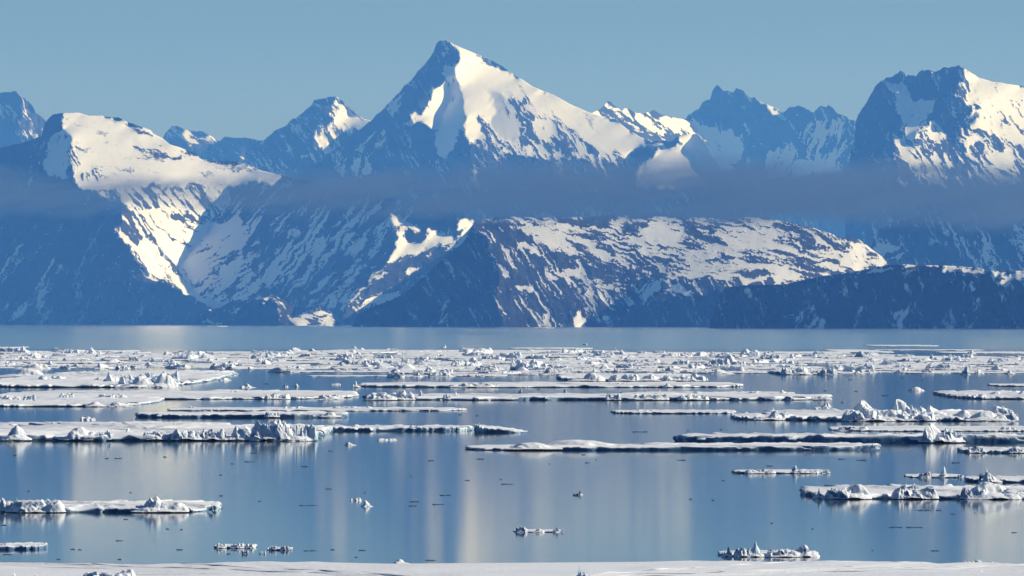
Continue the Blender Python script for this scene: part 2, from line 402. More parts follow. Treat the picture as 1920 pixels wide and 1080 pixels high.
MTN.append(mountain('right_massif', 'massive dark headed mountain with a lit snow flank at the right edge', 20500,
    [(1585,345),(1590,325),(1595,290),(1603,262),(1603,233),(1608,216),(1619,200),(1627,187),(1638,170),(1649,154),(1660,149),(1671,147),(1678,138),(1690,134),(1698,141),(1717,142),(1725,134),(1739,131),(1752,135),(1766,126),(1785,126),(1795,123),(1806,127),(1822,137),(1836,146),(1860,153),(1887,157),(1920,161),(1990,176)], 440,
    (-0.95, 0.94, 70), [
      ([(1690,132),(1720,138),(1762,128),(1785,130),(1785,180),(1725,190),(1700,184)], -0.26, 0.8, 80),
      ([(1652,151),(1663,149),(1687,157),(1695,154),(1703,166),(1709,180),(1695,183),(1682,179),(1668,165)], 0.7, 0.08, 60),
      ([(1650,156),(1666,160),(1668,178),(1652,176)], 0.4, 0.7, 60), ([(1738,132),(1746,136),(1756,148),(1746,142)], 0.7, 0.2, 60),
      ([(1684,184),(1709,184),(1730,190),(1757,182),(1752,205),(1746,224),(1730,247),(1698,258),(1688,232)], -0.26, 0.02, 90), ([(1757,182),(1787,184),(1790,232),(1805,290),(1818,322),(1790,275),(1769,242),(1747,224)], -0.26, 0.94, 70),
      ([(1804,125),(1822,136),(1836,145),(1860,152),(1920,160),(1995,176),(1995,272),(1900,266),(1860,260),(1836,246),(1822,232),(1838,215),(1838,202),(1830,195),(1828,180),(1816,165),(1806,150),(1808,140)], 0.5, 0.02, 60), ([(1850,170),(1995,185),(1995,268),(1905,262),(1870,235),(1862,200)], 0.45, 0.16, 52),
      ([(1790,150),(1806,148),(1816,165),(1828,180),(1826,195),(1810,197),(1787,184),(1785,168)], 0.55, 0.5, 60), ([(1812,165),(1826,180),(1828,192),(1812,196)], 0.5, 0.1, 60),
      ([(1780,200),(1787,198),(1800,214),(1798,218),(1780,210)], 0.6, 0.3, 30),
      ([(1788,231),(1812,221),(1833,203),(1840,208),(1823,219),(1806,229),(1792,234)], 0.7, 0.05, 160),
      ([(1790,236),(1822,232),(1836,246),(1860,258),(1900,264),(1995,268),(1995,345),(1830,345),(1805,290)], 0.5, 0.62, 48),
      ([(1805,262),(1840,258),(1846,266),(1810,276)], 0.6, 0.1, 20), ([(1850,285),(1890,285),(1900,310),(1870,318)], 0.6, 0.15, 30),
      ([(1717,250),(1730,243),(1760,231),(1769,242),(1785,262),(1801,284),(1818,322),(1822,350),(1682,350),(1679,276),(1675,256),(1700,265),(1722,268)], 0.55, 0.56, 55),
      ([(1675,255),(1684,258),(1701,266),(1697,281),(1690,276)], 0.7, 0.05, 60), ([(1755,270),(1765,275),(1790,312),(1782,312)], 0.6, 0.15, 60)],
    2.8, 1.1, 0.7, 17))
# left massif with its dome and the valley head
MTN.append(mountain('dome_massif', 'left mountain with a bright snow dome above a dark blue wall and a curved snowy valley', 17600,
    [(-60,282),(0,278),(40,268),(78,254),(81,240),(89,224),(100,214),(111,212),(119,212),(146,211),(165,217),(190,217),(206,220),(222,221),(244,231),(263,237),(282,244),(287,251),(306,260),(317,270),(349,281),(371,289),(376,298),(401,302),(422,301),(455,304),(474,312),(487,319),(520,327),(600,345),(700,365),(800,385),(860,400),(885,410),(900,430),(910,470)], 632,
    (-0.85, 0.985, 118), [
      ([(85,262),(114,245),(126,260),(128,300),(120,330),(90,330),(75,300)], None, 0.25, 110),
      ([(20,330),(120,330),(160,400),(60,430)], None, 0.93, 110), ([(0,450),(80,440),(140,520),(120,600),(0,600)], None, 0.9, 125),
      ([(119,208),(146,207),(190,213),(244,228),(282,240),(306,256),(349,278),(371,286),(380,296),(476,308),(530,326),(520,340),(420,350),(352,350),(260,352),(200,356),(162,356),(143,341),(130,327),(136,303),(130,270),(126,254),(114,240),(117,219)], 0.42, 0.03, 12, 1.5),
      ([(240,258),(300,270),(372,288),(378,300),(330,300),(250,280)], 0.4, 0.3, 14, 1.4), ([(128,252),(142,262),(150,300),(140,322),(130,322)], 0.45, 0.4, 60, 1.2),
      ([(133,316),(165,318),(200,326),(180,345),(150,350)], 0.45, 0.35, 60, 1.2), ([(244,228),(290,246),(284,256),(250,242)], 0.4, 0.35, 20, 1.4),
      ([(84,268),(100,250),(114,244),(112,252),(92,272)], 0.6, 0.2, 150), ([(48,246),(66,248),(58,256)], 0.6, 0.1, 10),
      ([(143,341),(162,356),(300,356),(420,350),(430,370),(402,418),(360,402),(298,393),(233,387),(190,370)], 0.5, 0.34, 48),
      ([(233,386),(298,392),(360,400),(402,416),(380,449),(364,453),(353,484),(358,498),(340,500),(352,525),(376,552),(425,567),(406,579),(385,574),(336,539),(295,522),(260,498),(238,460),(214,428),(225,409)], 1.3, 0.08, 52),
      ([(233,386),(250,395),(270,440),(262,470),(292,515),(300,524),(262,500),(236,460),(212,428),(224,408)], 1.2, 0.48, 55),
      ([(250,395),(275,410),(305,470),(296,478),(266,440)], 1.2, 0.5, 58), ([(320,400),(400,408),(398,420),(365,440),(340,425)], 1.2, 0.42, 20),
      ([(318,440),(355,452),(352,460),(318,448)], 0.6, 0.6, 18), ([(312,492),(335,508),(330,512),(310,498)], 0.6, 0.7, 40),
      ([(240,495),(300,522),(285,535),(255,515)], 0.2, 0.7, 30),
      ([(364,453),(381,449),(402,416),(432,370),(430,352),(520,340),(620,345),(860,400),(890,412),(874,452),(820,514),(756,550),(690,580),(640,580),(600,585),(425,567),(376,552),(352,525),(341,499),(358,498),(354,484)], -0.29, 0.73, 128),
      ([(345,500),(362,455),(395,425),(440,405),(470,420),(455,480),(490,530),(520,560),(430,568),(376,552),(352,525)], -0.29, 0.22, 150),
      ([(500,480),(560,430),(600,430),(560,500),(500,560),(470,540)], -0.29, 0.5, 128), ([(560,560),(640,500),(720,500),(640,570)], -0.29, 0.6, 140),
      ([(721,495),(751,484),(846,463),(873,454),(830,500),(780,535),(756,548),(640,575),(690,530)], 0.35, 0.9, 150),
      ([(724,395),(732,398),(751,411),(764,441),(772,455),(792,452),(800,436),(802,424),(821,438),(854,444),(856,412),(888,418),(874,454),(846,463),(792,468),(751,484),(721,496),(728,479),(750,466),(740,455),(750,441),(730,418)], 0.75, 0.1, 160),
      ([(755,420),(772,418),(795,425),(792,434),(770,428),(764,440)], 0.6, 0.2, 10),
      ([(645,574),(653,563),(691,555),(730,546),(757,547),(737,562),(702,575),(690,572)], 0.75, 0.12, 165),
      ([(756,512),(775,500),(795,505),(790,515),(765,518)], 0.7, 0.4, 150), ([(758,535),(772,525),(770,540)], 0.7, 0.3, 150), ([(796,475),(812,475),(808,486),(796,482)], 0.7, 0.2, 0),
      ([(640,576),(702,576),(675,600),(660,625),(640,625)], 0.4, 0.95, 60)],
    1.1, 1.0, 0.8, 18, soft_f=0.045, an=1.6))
MTN.append(mountain('low_headland', 'low dark headland with small lit snow patch at its waterline', 15800,
    [(355,625),(366,600),(374,585),(390,581),(412,577),(433,566),(450,568),(471,567),(493,560),(511,554),(529,560),(550,574),(572,577),(602,574),(621,585),(626,595),(640,606),(650,625)], 636,
    (-0.8, 0.96, 60), [([(505,555),(529,560),(552,574),(560,620),(525,620),(523,590)], 0.4, 0.92, 50), ([(491,562),(510,554),(530,562),(520,568),(508,562),(500,572)], 0.6, 0.25, 30),
      ([(548,602),(560,590),(590,584),(606,578),(620,588),(625,598),(624,625),(552,625),(556,608)], 0.75, 0.4, 10), ([(388,582),(402,583),(400,590),(388,588)], 0.6, 0.1, 0), ([(430,578),(450,568),(455,574),(438,584)], 0.5, 0.3, 150),
      ([(372,605),(420,604),(420,625),(372,625)], 0.3, 0.5, 0)], 0.9, 0.8, 0.7, 19, 0.6))
MTN.append(mountain('hazy_wall', 'shaded mountain wall half hidden in mist above the right cliffs', 15600,
    [(1600,520),(1630,470),(1638,444),(1652,428),(1671,418),(1698,409),(1752,400),(1806,398),(1860,392),(1920,385),(1990,380)], 530,
    (-0.85, 0.84, 62), [([(1712,416),(1718,417),(1727,430),(1721,428)], 0.7, 0.1, 50), ([(1756,408),(1772,412),(1770,424),(1760,420)], 0.7, 0.3, 50), ([(1740,450),(1755,450),(1752,458),(1742,457)], 0.7, 0.2, 50),
      ([(1788,453),(1795,455),(1812,480),(1806,476)], 0.7, 0.05, 50), ([(1892,405),(1902,410),(1912,428),(1898,425)], 0.7, 0.2, 50), ([(1910,438),(1990,440),(1990,462),(1908,462)], 0.6, 0.4, 20),
      ([(1640,455),(1690,455),(1695,490),(1640,490)], None, 0.4, 150), ([(1830,440),(1860,440),(1875,500),(1850,500)], None, 0.5, 65)], 1.2, 1.0, 0.7, 20))
MTN.append(mountain('snowy_hill', 'long rounded snowy hill with a dark shaded cone at its left end', 12800,
    [(650,625),(664,604),(670,590),(697,577),(735,563),(762,547),(800,514),(824,490),(846,471),(867,457),(878,438),(884,425),(892,417),(919,408),(957,406),(1041,409),(1144,403),(1231,406),(1339,409),(1420,407),(1448,411),(1481,418),(1514,425),(1552,436),(1573,444),(1611,449),(1633,466),(1655,482),(1671,494),(1690,515)], 640,
    (-0.9, 0.955, 62), [
      ([(878,436),(892,415),(957,402),(1700,402),(1700,640),(940,640),(935,560),(926,490),(908,452)], 0.4, 0.84, 55, 0.8),
      ([(884,420),(960,402),(1060,402),(1110,420),(1100,436),(1000,425),(920,420)], 0.15, 0.66, 12, 1.6),
      ([(960,428),(1000,420),(1100,424),(1180,405),(1420,405),(1520,424),(1611,447),(1671,493),(1603,509),(1514,523),(1475,531),(1339,530),(1250,524),(1204,512),(1160,507),(1082,492),(1028,468)], 0.12, 0.47, 14, 2.0),
      ([(1000,430),(1090,440),(1180,480),(1200,508),(1100,492),(1028,466)], 0.15, 0.30, 24, 1.8),
      ([(1190,412),(1260,420),(1280,440),(1220,455),(1185,440)], 0.25, 0.10, 10, 2.0), ([(1320,430),(1440,435),(1500,460),(1500,500),(1400,470),(1340,455)], 0.2, 0.2, 15, 2.0),
      ([(1250,490),(1400,500),(1500,510),(1475,530),(1300,524),(1240,510)], 0.15, 0.2, 4, 2.0),
      ([(1270,416),(1300,420),(1345,445),(1368,460),(1345,462),(1300,440)], 0.3, 0.86, 32, 1.4), ([(1170,420),(1215,416),(1200,446),(1170,436)], 0.3, 0.75, 10, 1.4),
      ([(1190,465),(1230,478),(1252,512),(1225,505),(1195,485)], 0.3, 0.8, 45, 1.3), ([(1130,482),(1180,495),(1204,510),(1165,505)], 0.3, 0.75, 30, 1.3),
      ([(1320,465),(1430,478),(1560,505),(1530,512),(1400,490)], 0.35, 0.62, 14, 1.6), ([(1500,425),(1560,440),(1600,468),(1560,470),(1520,450)], 0.35, 0.6, 35, 1.4),
      ([(1595,455),(1625,470),(1630,495),(1600,500)], 0.45, 0.1, 50, 1.5), ([(1610,449),(1633,466),(1672,495),(1655,492),(1625,470)], 0.5, 0.2, 38, 1.2),
      ([(895,434),(925,436),(925,452),(905,452)], 0.6, 0.4, 40), ([(975,455),(1020,482),(1018,490),(980,470)], 0.6, 0.3, 35),
      ([(1020,500),(1050,508),(1094,534),(1080,536),(1040,520)], 0.6, 0.2, 35), ([(1063,508),(1088,510),(1090,520),(1065,518)], 0.6, 0.1, 10),
      ([(1106,525),(1150,516),(1220,526),(1210,538),(1130,540)], 0.5, 0.25, 5), ([(1236,545),(1270,534),(1300,548),(1350,552),(1350,563),(1280,560)], 0.3, 0.25, 8),
      ([(1215,530),(1250,522),(1235,548),(1200,570),(1192,560)], -0.3, 0.3, 120), ([(970,535),(1005,540),(1000,552),(975,550)], 0.6, 0.2, 20),
      ([(1090,540),(1105,548),(1110,558),(1092,555)], 0.6, 0.2, 50), ([(1120,548),(1142,552),(1140,562),(1122,560)], 0.6, 0.2, 50),
      ([(930,490),(960,492),(965,520),(945,525)], 0.1, 0.4, 60),
      ([(1074,592),(1092,586),(1102,596),(1103,625),(1074,625)], 0.75, 0.05, 70), ([(1027,590),(1048,590),(1048,625),(1027,625)], 0.4, 0.5, 80), ([(1120,592),(1160,590),(1175,575),(1172,620),(1120,625)], -0.2, 0.45, 80),
      ([(1196,595),(1210,595),(1208,612),(1196,612)], 0.7, 0.15, 80), ([(1245,598),(1266,598),(1264,615),(1245,615)], 0.3, 0.4, 80),
      ([(1105,612),(1160,590),(1190,572),(1262,560),(1300,552),(1345,546),(1400,640),(1090,640)], -0.3, 0.955, 70), ([(828,565),(862,567),(840,600),(815,610)], None, 0.75, 130)],
    0.6, 0.8, 0.8, 21, tex=0.5, an=1.9))
MTN.append(mountain('shore_cliffs', 'dark navy shore cliffs with thin snow crest at the right edge', 10300,
    [(1310,640),(1322,622),(1334,600),(1342,575),(1350,552),(1362,538),(1400,535),(1475,533),(1514,523),(1560,515),(1603,509),(1671,496),(1695,496),(1725,498),(1760,497),(1790,499),(1840,503),(1850,509),(1858,507),(1920,508),(1990,510)], 650,
    (-0.7, 0.95, 70), [([(1692,490),(1726,494),(1726,507),(1692,507)], 0.2, 0.4, 0, 1.8), ([(1730,496),(1760,496),(1760,503),(1730,505)], 0.4, 0.3, 0, 1.8), ([(1766,495),(1800,497),(1846,502),(1846,510),(1800,509),(1768,512)], 0.2, 0.45, 5, 1.8),
      ([(1856,503),(1995,506),(1995,514),(1858,515)], 0.25, 0.35, 0, 1.8), ([(1860,520),(1995,516),(1995,526),(1870,532)], 0.3, 0.3, 0, 1.4),
      ([(1540,515),(1671,497),(1671,503),(1600,516)], -0.3, 0.4, 170), ([(1481,598),(1520,575),(1550,600),(1550,620),(1481,620)], None, 0.5, 120), ([(1590,585),(1625,575),(1610,612),(1590,612)], None, 0.6, 120),
      ([(1680,580),(1710,560),(1718,566),(1696,610),(1682,615)], None, 0.35, 120), ([(1805,520),(1840,520),(1835,610),(1810,615)], None, 0.78, 110), ([(1780,520),(1800,520),(1796,530),(1782,530)], 0.6, 0.4, 30)],
    0.5, 1.0, 0.5, 22))

# ------------------------------------------------------------------ low mist in front of the peaks
def mist():
    nc, nr = 240, 60
    D0 = 11400.0
    px = np.linspace(-120, 2040, nc); t = np.linspace(0, 1, nr)
    PX, T = np.meshgrid(px, t)
    top = np.interp(px, [-120, 150, 330, 520, 700, 900, 1150, 1300, 1500, 1700, 2040], [300, 314, 318, 312, 300, 298, 284, 276, 284, 292, 300])
    bot = np.interp(px, [-120, 150, 300, 420, 600, 880, 1000, 1300, 1500, 1700, 2040], [415, 412, 396, 405, 420, 424, 428, 428, 430, 444, 444])
    top = top + (fbm(px / 90, px * 0, 3, 3) - 0.5) * 30; bot = bot + (fbm(px / 70, px * 0, 3, 4) - 0.5) * 20
    PY = top + (bot - top) * T
    prof = np.clip(np.minimum(T / 0.42, (1 - T) / 0.38), 0, 1); prof = prof * prof * (3 - 2 * prof)
    nz = 0.08 + 2.0 * np.clip(fbm(PX / 170, PY / 30 + PX / 200, 4, 5, 0.5) - 0.15, 0, 1)
    nz = nz * np.interp(PX, [-120, 60, 200, 430, 520, 850, 1000, 1200, 1500, 2040], [0.9, 0.8, 0.5, 0.5, 1.25, 1.2, 1.0, 1.2, 1.5, 1.5])
    ends = np.clip(np.minimum((PX + 120) / 60, (2040 - PX) / 60), 0, 1)
    th = 620.0 * prof * nz * ends + 0.5
    out = []
    for s in (-1, 1):
        d = D0 + s * th / 2
        out.append(np.stack([(PX - 960) / F * d, d, CAM_H + (HOR - PY) / F * d], -1))
    V = np.concatenate([out[0].reshape(-1, 3), out[1].reshape(-1, 3)])
    q = grid_quads(nr, nc); n = nr * nc
    Q = [q, q[:, ::-1] + n]
    edge = []
    idx = np.arange(n).reshape(nr, nc)
    loop = np.concatenate([idx[0, :], idx[1:, -1], idx[-1, -2::-1], idx[-2:0:-1, 0]])
    l2 = np.roll(loop, -1)
    Q.append(np.stack([loop, l2, l2 + n, loop + n], -1))
    me = mesh_np('mist', V, np.concatenate(Q), True)
    bm = bmesh.new(); bm.from_mesh(me); bmesh.ops.recalc_face_normals(bm, faces=bm.faces); bm.to_mesh(me); bm.free()
    o = link('mist', me, volume_material('mist', (0.40, 0.535, 0.77), 0.0036, 0.80, (0, 0, 0)))
    tag(o, 'thin bank of blue mist hanging across the foot of the peaks', 'mist', kind='stuff')
mist()

# ------------------------------------------------------------------ air
def haze():
    x0, x1, y0, y1, z0, z1 = -8000, 8000, -600, 36000, -6, 1500
    V = [(x0,y0,z0),(x1,y0,z0),(x1,y1,z0),(x0,y1,z0),(x0,y0,z1),(x1,y0,z1),(x1,y1,z1),(x0,y1,z1)]
    Q = [(0,3,2,1),(4,5,6,7),(0,1,5,4),(1,2,6,5),(2,3,7,6),(3,0,4,7)]
    o = link('haze', mesh_np('haze', V, Q, False), volume_material('haze', (0.058, 0.215, 0.71), HAZE_D, 0.0))
    tag(o, 'clear blue air between the camera and the far mountains', 'haze', kind='stuff')
HAZE_D = 6.3e-5
haze()
# ------------------------------------------------------------------ sea ice
rng = random.Random(7)
def mpp(y): return CAM_H / (y - HOR)                 # metres per pixel at the waterline seen at row y
def dist(y, z=0.0): return (CAM_H - z) * F / (y - HOR)

def block_faces(V, Q, c, dim, rot, r):
    """a jittered eight-cornered ice block appended to V, Q"""
    ax, ay, az = rot
    cx, sx, cy, sy, cz, sz = math.cos(ax), math.sin(ax), math.cos(ay), math.sin(ay), math.cos(az), math.sin(az)
    M = np.array([[cz*cy, cz*sy*sx - sz*cx, cz*sy*cx + sz*sx], [sz*cy, sz*sy*sx + cz*cx, sz*sy*cx - cz*sx], [-sy, cy*sx, cy*cx]])
    n = len(V)
    for i in (-1, 1):
        for j in (-1, 1):
            for k in (-1, 1):
                p = np.array([i * dim[0], j * dim[1], k * dim[2]]) * 0.5 * np.array([r.uniform(0.6, 1.1) for _ in range(3)])
                V.append(tuple(M @ p + np.array(c)))
    for f in ((0,1,3,2), (4,6,7,5), (0,4,5,1), (2,3,7,6), (0,2,6,4), (1,5,7,3)):
        Q.append(tuple(n + q for q in f))

def hummock_mesh(w, d, h, seed, kind='rubble', res=1.0):
    """a pile of upturned ice: overlapping lopsided wedges broken into flat tilted facets"""
    r = random.Random(seed)
    nu = int(min(120, max(18, 44 * res))); nv = int(min(48, max(10, 20 * res)))
    U, Vv = np.meshgrid(np.linspace(-1, 1, nu), np.linspace(-1, 1, nv))
    U0, V0 = U, Vv
    U = U + (fbm(U0 * 3 + 9, V0 * 3, 3, seed) - 0.5) * 0.35; Vv = Vv + (fbm(U0 * 3, V0 * 3 + 30, 3, seed + 1) - 0.5) * 0.35
    K = {'slab': 3, 'mound': 2, 'peak': 3, 'ridge': 9, 'rubble': 7}[kind]
    Z = np.full(U.shape, -1.0)
    for k in range(K):
        if kind == 'slab':
            uc = r.uniform(-0.65, -0.35) if k == 0 else r.uniform(-0.2, 0.6); hk = 1.0 if k == 0 else r.uniform(0.3, 0.55)
            wl, wr = (r.uniform(0.25, 0.4), r.uniform(1.0, 1.4)) if k == 0 else (0.4, 0.5)
        elif kind in ('mound', 'peak'):
            uc = r.uniform(-0.3, 0.35) if k == 0 else r.uniform(-0.7, 0.7); hk = 1.0 if k == 0 else r.uniform(0.3, 0.6)
            wl, wr = (r.uniform(0.5, 0.9), r.uniform(0.45, 0.9)) if kind == 'mound' else (r.uniform(0.35, 0.6), r.uniform(0.45, 0.9))
            if k: wl *= 0.6; wr *= 0.6
        else:
            uc = -0.85 + 1.7 * (k + r.uniform(0.1, 0.9)) / K; hk = r.uniform(0.5, 1.0)
            wl, wr = r.uniform(0.2, 0.55), r.uniform(0.2, 0.6)
        vc = r.uniform(-0.35, 0.35); dv = r.uniform(0.5, 0.9)
        pk = {'slab': r.uniform(0.9, 1.3), 'mound': 1.9, 'peak': r.uniform(0.75, 1.1), 'ridge': r.uniform(1.2, 2.4), 'rubble': r.uniform(1.1, 2.4)}[kind]
        du = U - uc - r.uniform(-0.25, 0.25) * (Vv - vc)
        q = np.where(du < 0, -du / wl, du / wr)
        f = hk * (1 - q ** pk) - hk * (np.abs(Vv - vc) / dv) ** 1.8
        Z = np.maximum(Z, f)
    base = 0.30 * (1 - U ** 2 * 1.1 - Vv ** 2 * 1.1) * (1.0 if kind != 'peak' else 0.7)
    Z = np.maximum(Z, base)
    edge = 1 - (U0 ** 2) ** 1.5 - (V0 ** 2) ** 1.5
    Z = np.minimum(Z, edge * 1.6)
    M = {'slab': 9, 'mound': 0, 'peak': 16, 'ridge': 46, 'rubble': 34}[kind]
    if M:
        best = np.full(U.shape, 9.0); off = np.zeros(U.shape)
        for k in range(M):
            us, vs = r.uniform(-1, 1), r.uniform(-1, 1)
            dd = (U - us) ** 2 + ((Vv - vs) * 0.8) ** 2
            o_ = r.uniform(-0.16, 0.16) + r.uniform(-0.8, 0.8) * (U - us) + r.uniform(-0.5, 0.5) * (Vv - vs)
            m = dd < best
            best = np.where(m, dd, best); off = np.where(m, o_, off)
        Z = Z + off * np.clip(Z * 2.2, 0, 1) * (0.6 if kind in ('peak', 'slab') else 0.8)
    Z = Z * (0.88 + 0.24 * fbm(U * 4, Vv * 4, 3, seed + 5))
    Z = Z / max(0.3, float(np.percentile(Z, 99.7)))
    X = U0 * w / 2; Y = V0 * d / 2; ZZ = np.maximum(Z, -0.12) * h
    Q = grid_quads(nv, nu)[:, ::-1]
    zf = ZZ.ravel()
    Q = Q[(zf[Q] > -0.11 * h).any(1)]
    used = np.unique(Q); rm = np.full(zf.size, -1); rm[used] = np.arange(len(used))
    V = np.stack([X, Y, ZZ], -1).reshape(-1, 3)[used]
    V = [tuple(v) for v in V]; Q = [tuple(q) for q in rm[Q]]
    nb = {'slab': 3, 'mound': 0, 'peak': 1, 'ridge': 6, 'rubble': 4}[kind]
    for _ in range(nb):
        a = r.uniform(0, 6.28); q = r.uniform(0.2, 0.95)
        s = h * r.uniform(0.15, 0.36)
        x, y = math.cos(a) * q * w * 0.45, math.sin(a) * q * d * 0.45
        block_faces(V, Q, (x, y, h * (1 - q) * r.uniform(0.3, 0.6) + s * 0.12), (s * r.uniform(0.8, 2.0), s * r.uniform(0.7, 1.6), s * r.uniform(0.4, 0.9)),
                    (r.uniform(-0.6, 0.6), r.uniform(-0.6, 0.6), r.uniform(0, 6.28)), r)
    return mesh_np('hummock', V, Q, kind == 'mound')

PART = {'mound': 'snow_mound', 'ridge': 'ice_ridge', 'rubble': 'ice_rubble', 'peak': 'ice_pinnacle', 'slab': 'tilted_slab'}
HN = 0
def floe(x0, x1, y_top, y_wl, thick, label, lumps=(), name='ice_floe', cat='ice floe', group=None, tilt=(1, 1), seed=None, melt=0.5, boxy=0.55, mat=None, straight=1.0, drift=1.0):
    """x0..x1, y_top (far edge of the top) and y_wl (near waterline) describe how large and how far the floe is"""
    global HN
    HN += 1
    seed = HN * 13 + 5 if seed is None else seed
    thick *= 0.88
    s = mpp(y_wl); Yf = dist(y_wl); h = thick * s
    Yb = dist(y_top, h * 0.5 * (tilt[0] + tilt[1]))
    X0, X1 = (x0 - 960) * s, (x1 - 960) * s
    a = (X1 - X0) / 2
    b = max((Yb - Yf) / 2, min(0.35 * a, 40.0) if x1 - x0 < 500 else 3.0)
    cx, cy = (X0 + X1) / 2, Yf + b
    wpx = x1 - x0
    n = int(min(900, max(40, wpx * 1.6)))
    # points spread evenly in x along the near and far edge plus the two ends
    th = np.linspace(0, 2 * math.pi, n, endpoint=False) + 0.003
    c, sn = np.cos(th), np.sin(th)
    ox = a * np.sign(c) * np.abs(c) ** boxy; oy = b * np.sign(sn) * np.abs(sn) ** boxy
    L = max(a / 5.0, 9 * s)
    nx = fbm(ox / L + 40, oy / L, 4, seed, 0.6) - 0.5; ny = fbm(ox / L, oy / L + 70, 4, seed + 1, 0.6) - 0.5
    amp = min(0.55 * b, 0.9 * L) * straight
    ox = ox + nx * min(0.12 * a, L * 0.8); oy = oy + ny * amp * 1.6 - amp * 0.1
    oy = np.maximum(oy, -b * 1.05)
    Lf = max(7 * s, a / 14.0)
    fb = 0.45 + 1.1 * fbm((ox + cx) / Lf, oy / Lf, 4, seed + 2, 0.6)
    low = fbm((ox + cx) / (Lf * 1.7) + 9, oy / Lf, 3, seed + 4)
    fb = fb * np.where(low < 0.30 + 0.2 * melt, 0.55, 1.0)
    tl = tilt[0] + (tilt[1] - tilt[0]) * (ox + a) / (2 * a)
    rim = h * fb * np.clip(tl, 0.12, None)
    rings = [(0.99, None, -0.35 * max(h, 0.3)), (0.985, 0.0, -0.02), (1.0, 0.45, 0), (0.997, 0.86, 0), (0.985, 1.0, 0)]
    P = []
    for q, f, z in rings:
        jit = 1 + 0.004 * (fbm(ox / (3 * s), oy / (3 * s) + q * 50, 2, seed + 6) - 0.5)
        P.append(np.stack([ox * q * jit, oy * q * jit, np.full(n, z) if f is None or f == 0 else rim * f], -1))
    rel = max(3, int(min(14, (y_wl - y_top) * 0.8)))
    for q in np.linspace(0.95, 0.0, rel + 3):
        X, Y = ox * q, oy * q
        k = min(1.0, (1 - q) / 0.18)
        tq = tilt[0] + (tilt[1] - tilt[0]) * (X + a) / (2 * a)
        base = rim * (1 - k) + h * 0.95 * tq * k
        dr = (fbm((X + cx) / (26 * s), (Y) / (26 * s * 6), 4, seed + 8, 0.55) - 0.45) * h * 0.75 * drift
        sm = (fbm((X + cx) / (5 * s), (Y) / (5 * s * 8), 3, seed + 9, 0.6) - 0.5) * min(h, 0.6) * 0.35
        z = base + (dr + sm) * min(1.0, 0.4 + k)
        P.append(np.stack([X, Y, np.maximum(z, 0.08 * h + 0.02)], -1))
    V = np.array(P)
    me = mesh_np(name, V.reshape(-1, 3), grid_quads(len(P), n, True)[:, ::-1], True)
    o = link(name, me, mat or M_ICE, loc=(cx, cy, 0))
    tag(o, label, cat, group)
    me.shade_flat() if wpx < 60 else None
    for i, l in enumerate(lumps):
        lx, py, pw, pb = l[:4]; kind = l[4] if len(l) > 4 else 'rubble'
        Y = min(max(dist(pb, h * 0.7), Yf + 0.4 * s), Yf + 2 * b)
        ss = Y / F
        hh = max((pb - py) * ss, 0.05); ww = pw * ss
        hm = link(PART[kind], hummock_mesh(ww, ww * (l[5] if len(l) > 5 else 0.7), hh, seed * 3 + i, kind, min(2.2, max(0.5, pw / 40))), M_ICE, o)
        hm.location = ((lx - 960) * ss - cx, Y - cy, h * 0.45)
    return o

def chunk(x, y, wpx, hpx, label, group=None, kind='rubble', name='ice_chunk', cat='ice chunk', mat=None):
    global HN
    HN += 1
    s = mpp(y); Y = dist(y)
    me = hummock_mesh(wpx * s, wpx * s * 0.7, hpx * s, HN * 7 + 3, kind, min(1.6, max(0.5, wpx / 30)))
    o = link(name, me, mat or M_ICE, loc=((x - 960) * s, Y + wpx * s * 0.3, -0.04 * hpx * s))
    return tag(o, label, cat, group)

# --- nearest floe, cut by the lower edge of the picture
floe(-260, 2180, 1053, 1135, 7, 'broad lavender white floe filling the bottom edge of the picture',
     [(1084, 1061, 26, 1086, 'peak', 0.5), (1098, 1068, 44, 1088, 'peak', 0.6), (238, 1066, 40, 1084, 'mound', 0.8), (205, 1070, 110, 1088, 'ridge', 0.4), (25, 1074, 20, 1082, 'peak'), (62, 1077, 30, 1084, 'rubble'),
      (752, 1047.5, 34, 1055, 'mound'), *[(60 + i * 118 + (i * 37) % 61, 1062 + (i * 13) % 12 - 2.5 - (i % 3), 60 + (i * 53) % 120, 1062 + (i * 13) % 12, 'mound', 0.5) for i in range(16)],
      *[(30 + i * 171 + (i * 71) % 90, 1060 + (i * 17) % 16 - 3, 26 + (i * 29) % 30, 1060 + (i * 17) % 16, 'ridge', 0.5) for i in range(11)], (1822, 1048, 42, 1055, 'ridge', 0.4), (1860, 1051, 30, 1056, 'ridge', 0.4)], melt=0.2, boxy=0.25, drift=2.4)
# --- open water floes, near to far
floe(1353, 1537, 1031, 1044, 6, 'small lumpy floe with three white humps just above the bottom floe',
     [(1363, 1024, 22, 1042, 'peak'), (1416, 1018, 46, 1042, 'peak'), (1395, 1026, 40, 1042, 'rubble'), (1470, 1029, 70, 1042, 'rubble'), (1513, 1022, 48, 1042, 'mound')])
floe(-90, 79, 1017, 1031, 8, 'flat white floe tip poking in from the left edge near the bottom', [(5, 1015, 20, 1024)], melt=0.1)
floe(400, 479, 1020, 1028, 4, 'thin dark floe with crumbly snow crust near the lower left', [(415, 1017, 20, 1026), (445, 1018, 28, 1026), (468, 1018, 18, 1026)])
floe(500, 547, 1025, 1032, 3, 'short dark slab with snowy crumbs right of the thin crusted floe', [(512, 1022, 16, 1030), (534, 1023, 18, 1031)])
chunk(459, 1039, 12, 8, 'tiny white lump under the thin crusted floe'); chunk(492, 1039, 14, 6, 'small flat white lump below the short dark slab')
floe(963, 1056, 992, 998, 2, 'low row of broken lumps in the cream reflection',
     [(978, 986, 24, 997, 'rubble'), (1010, 991, 22, 997, 'mound'), (1042, 987, 14, 997, 'peak'), (1054, 993, 6, 998, 'mound')])
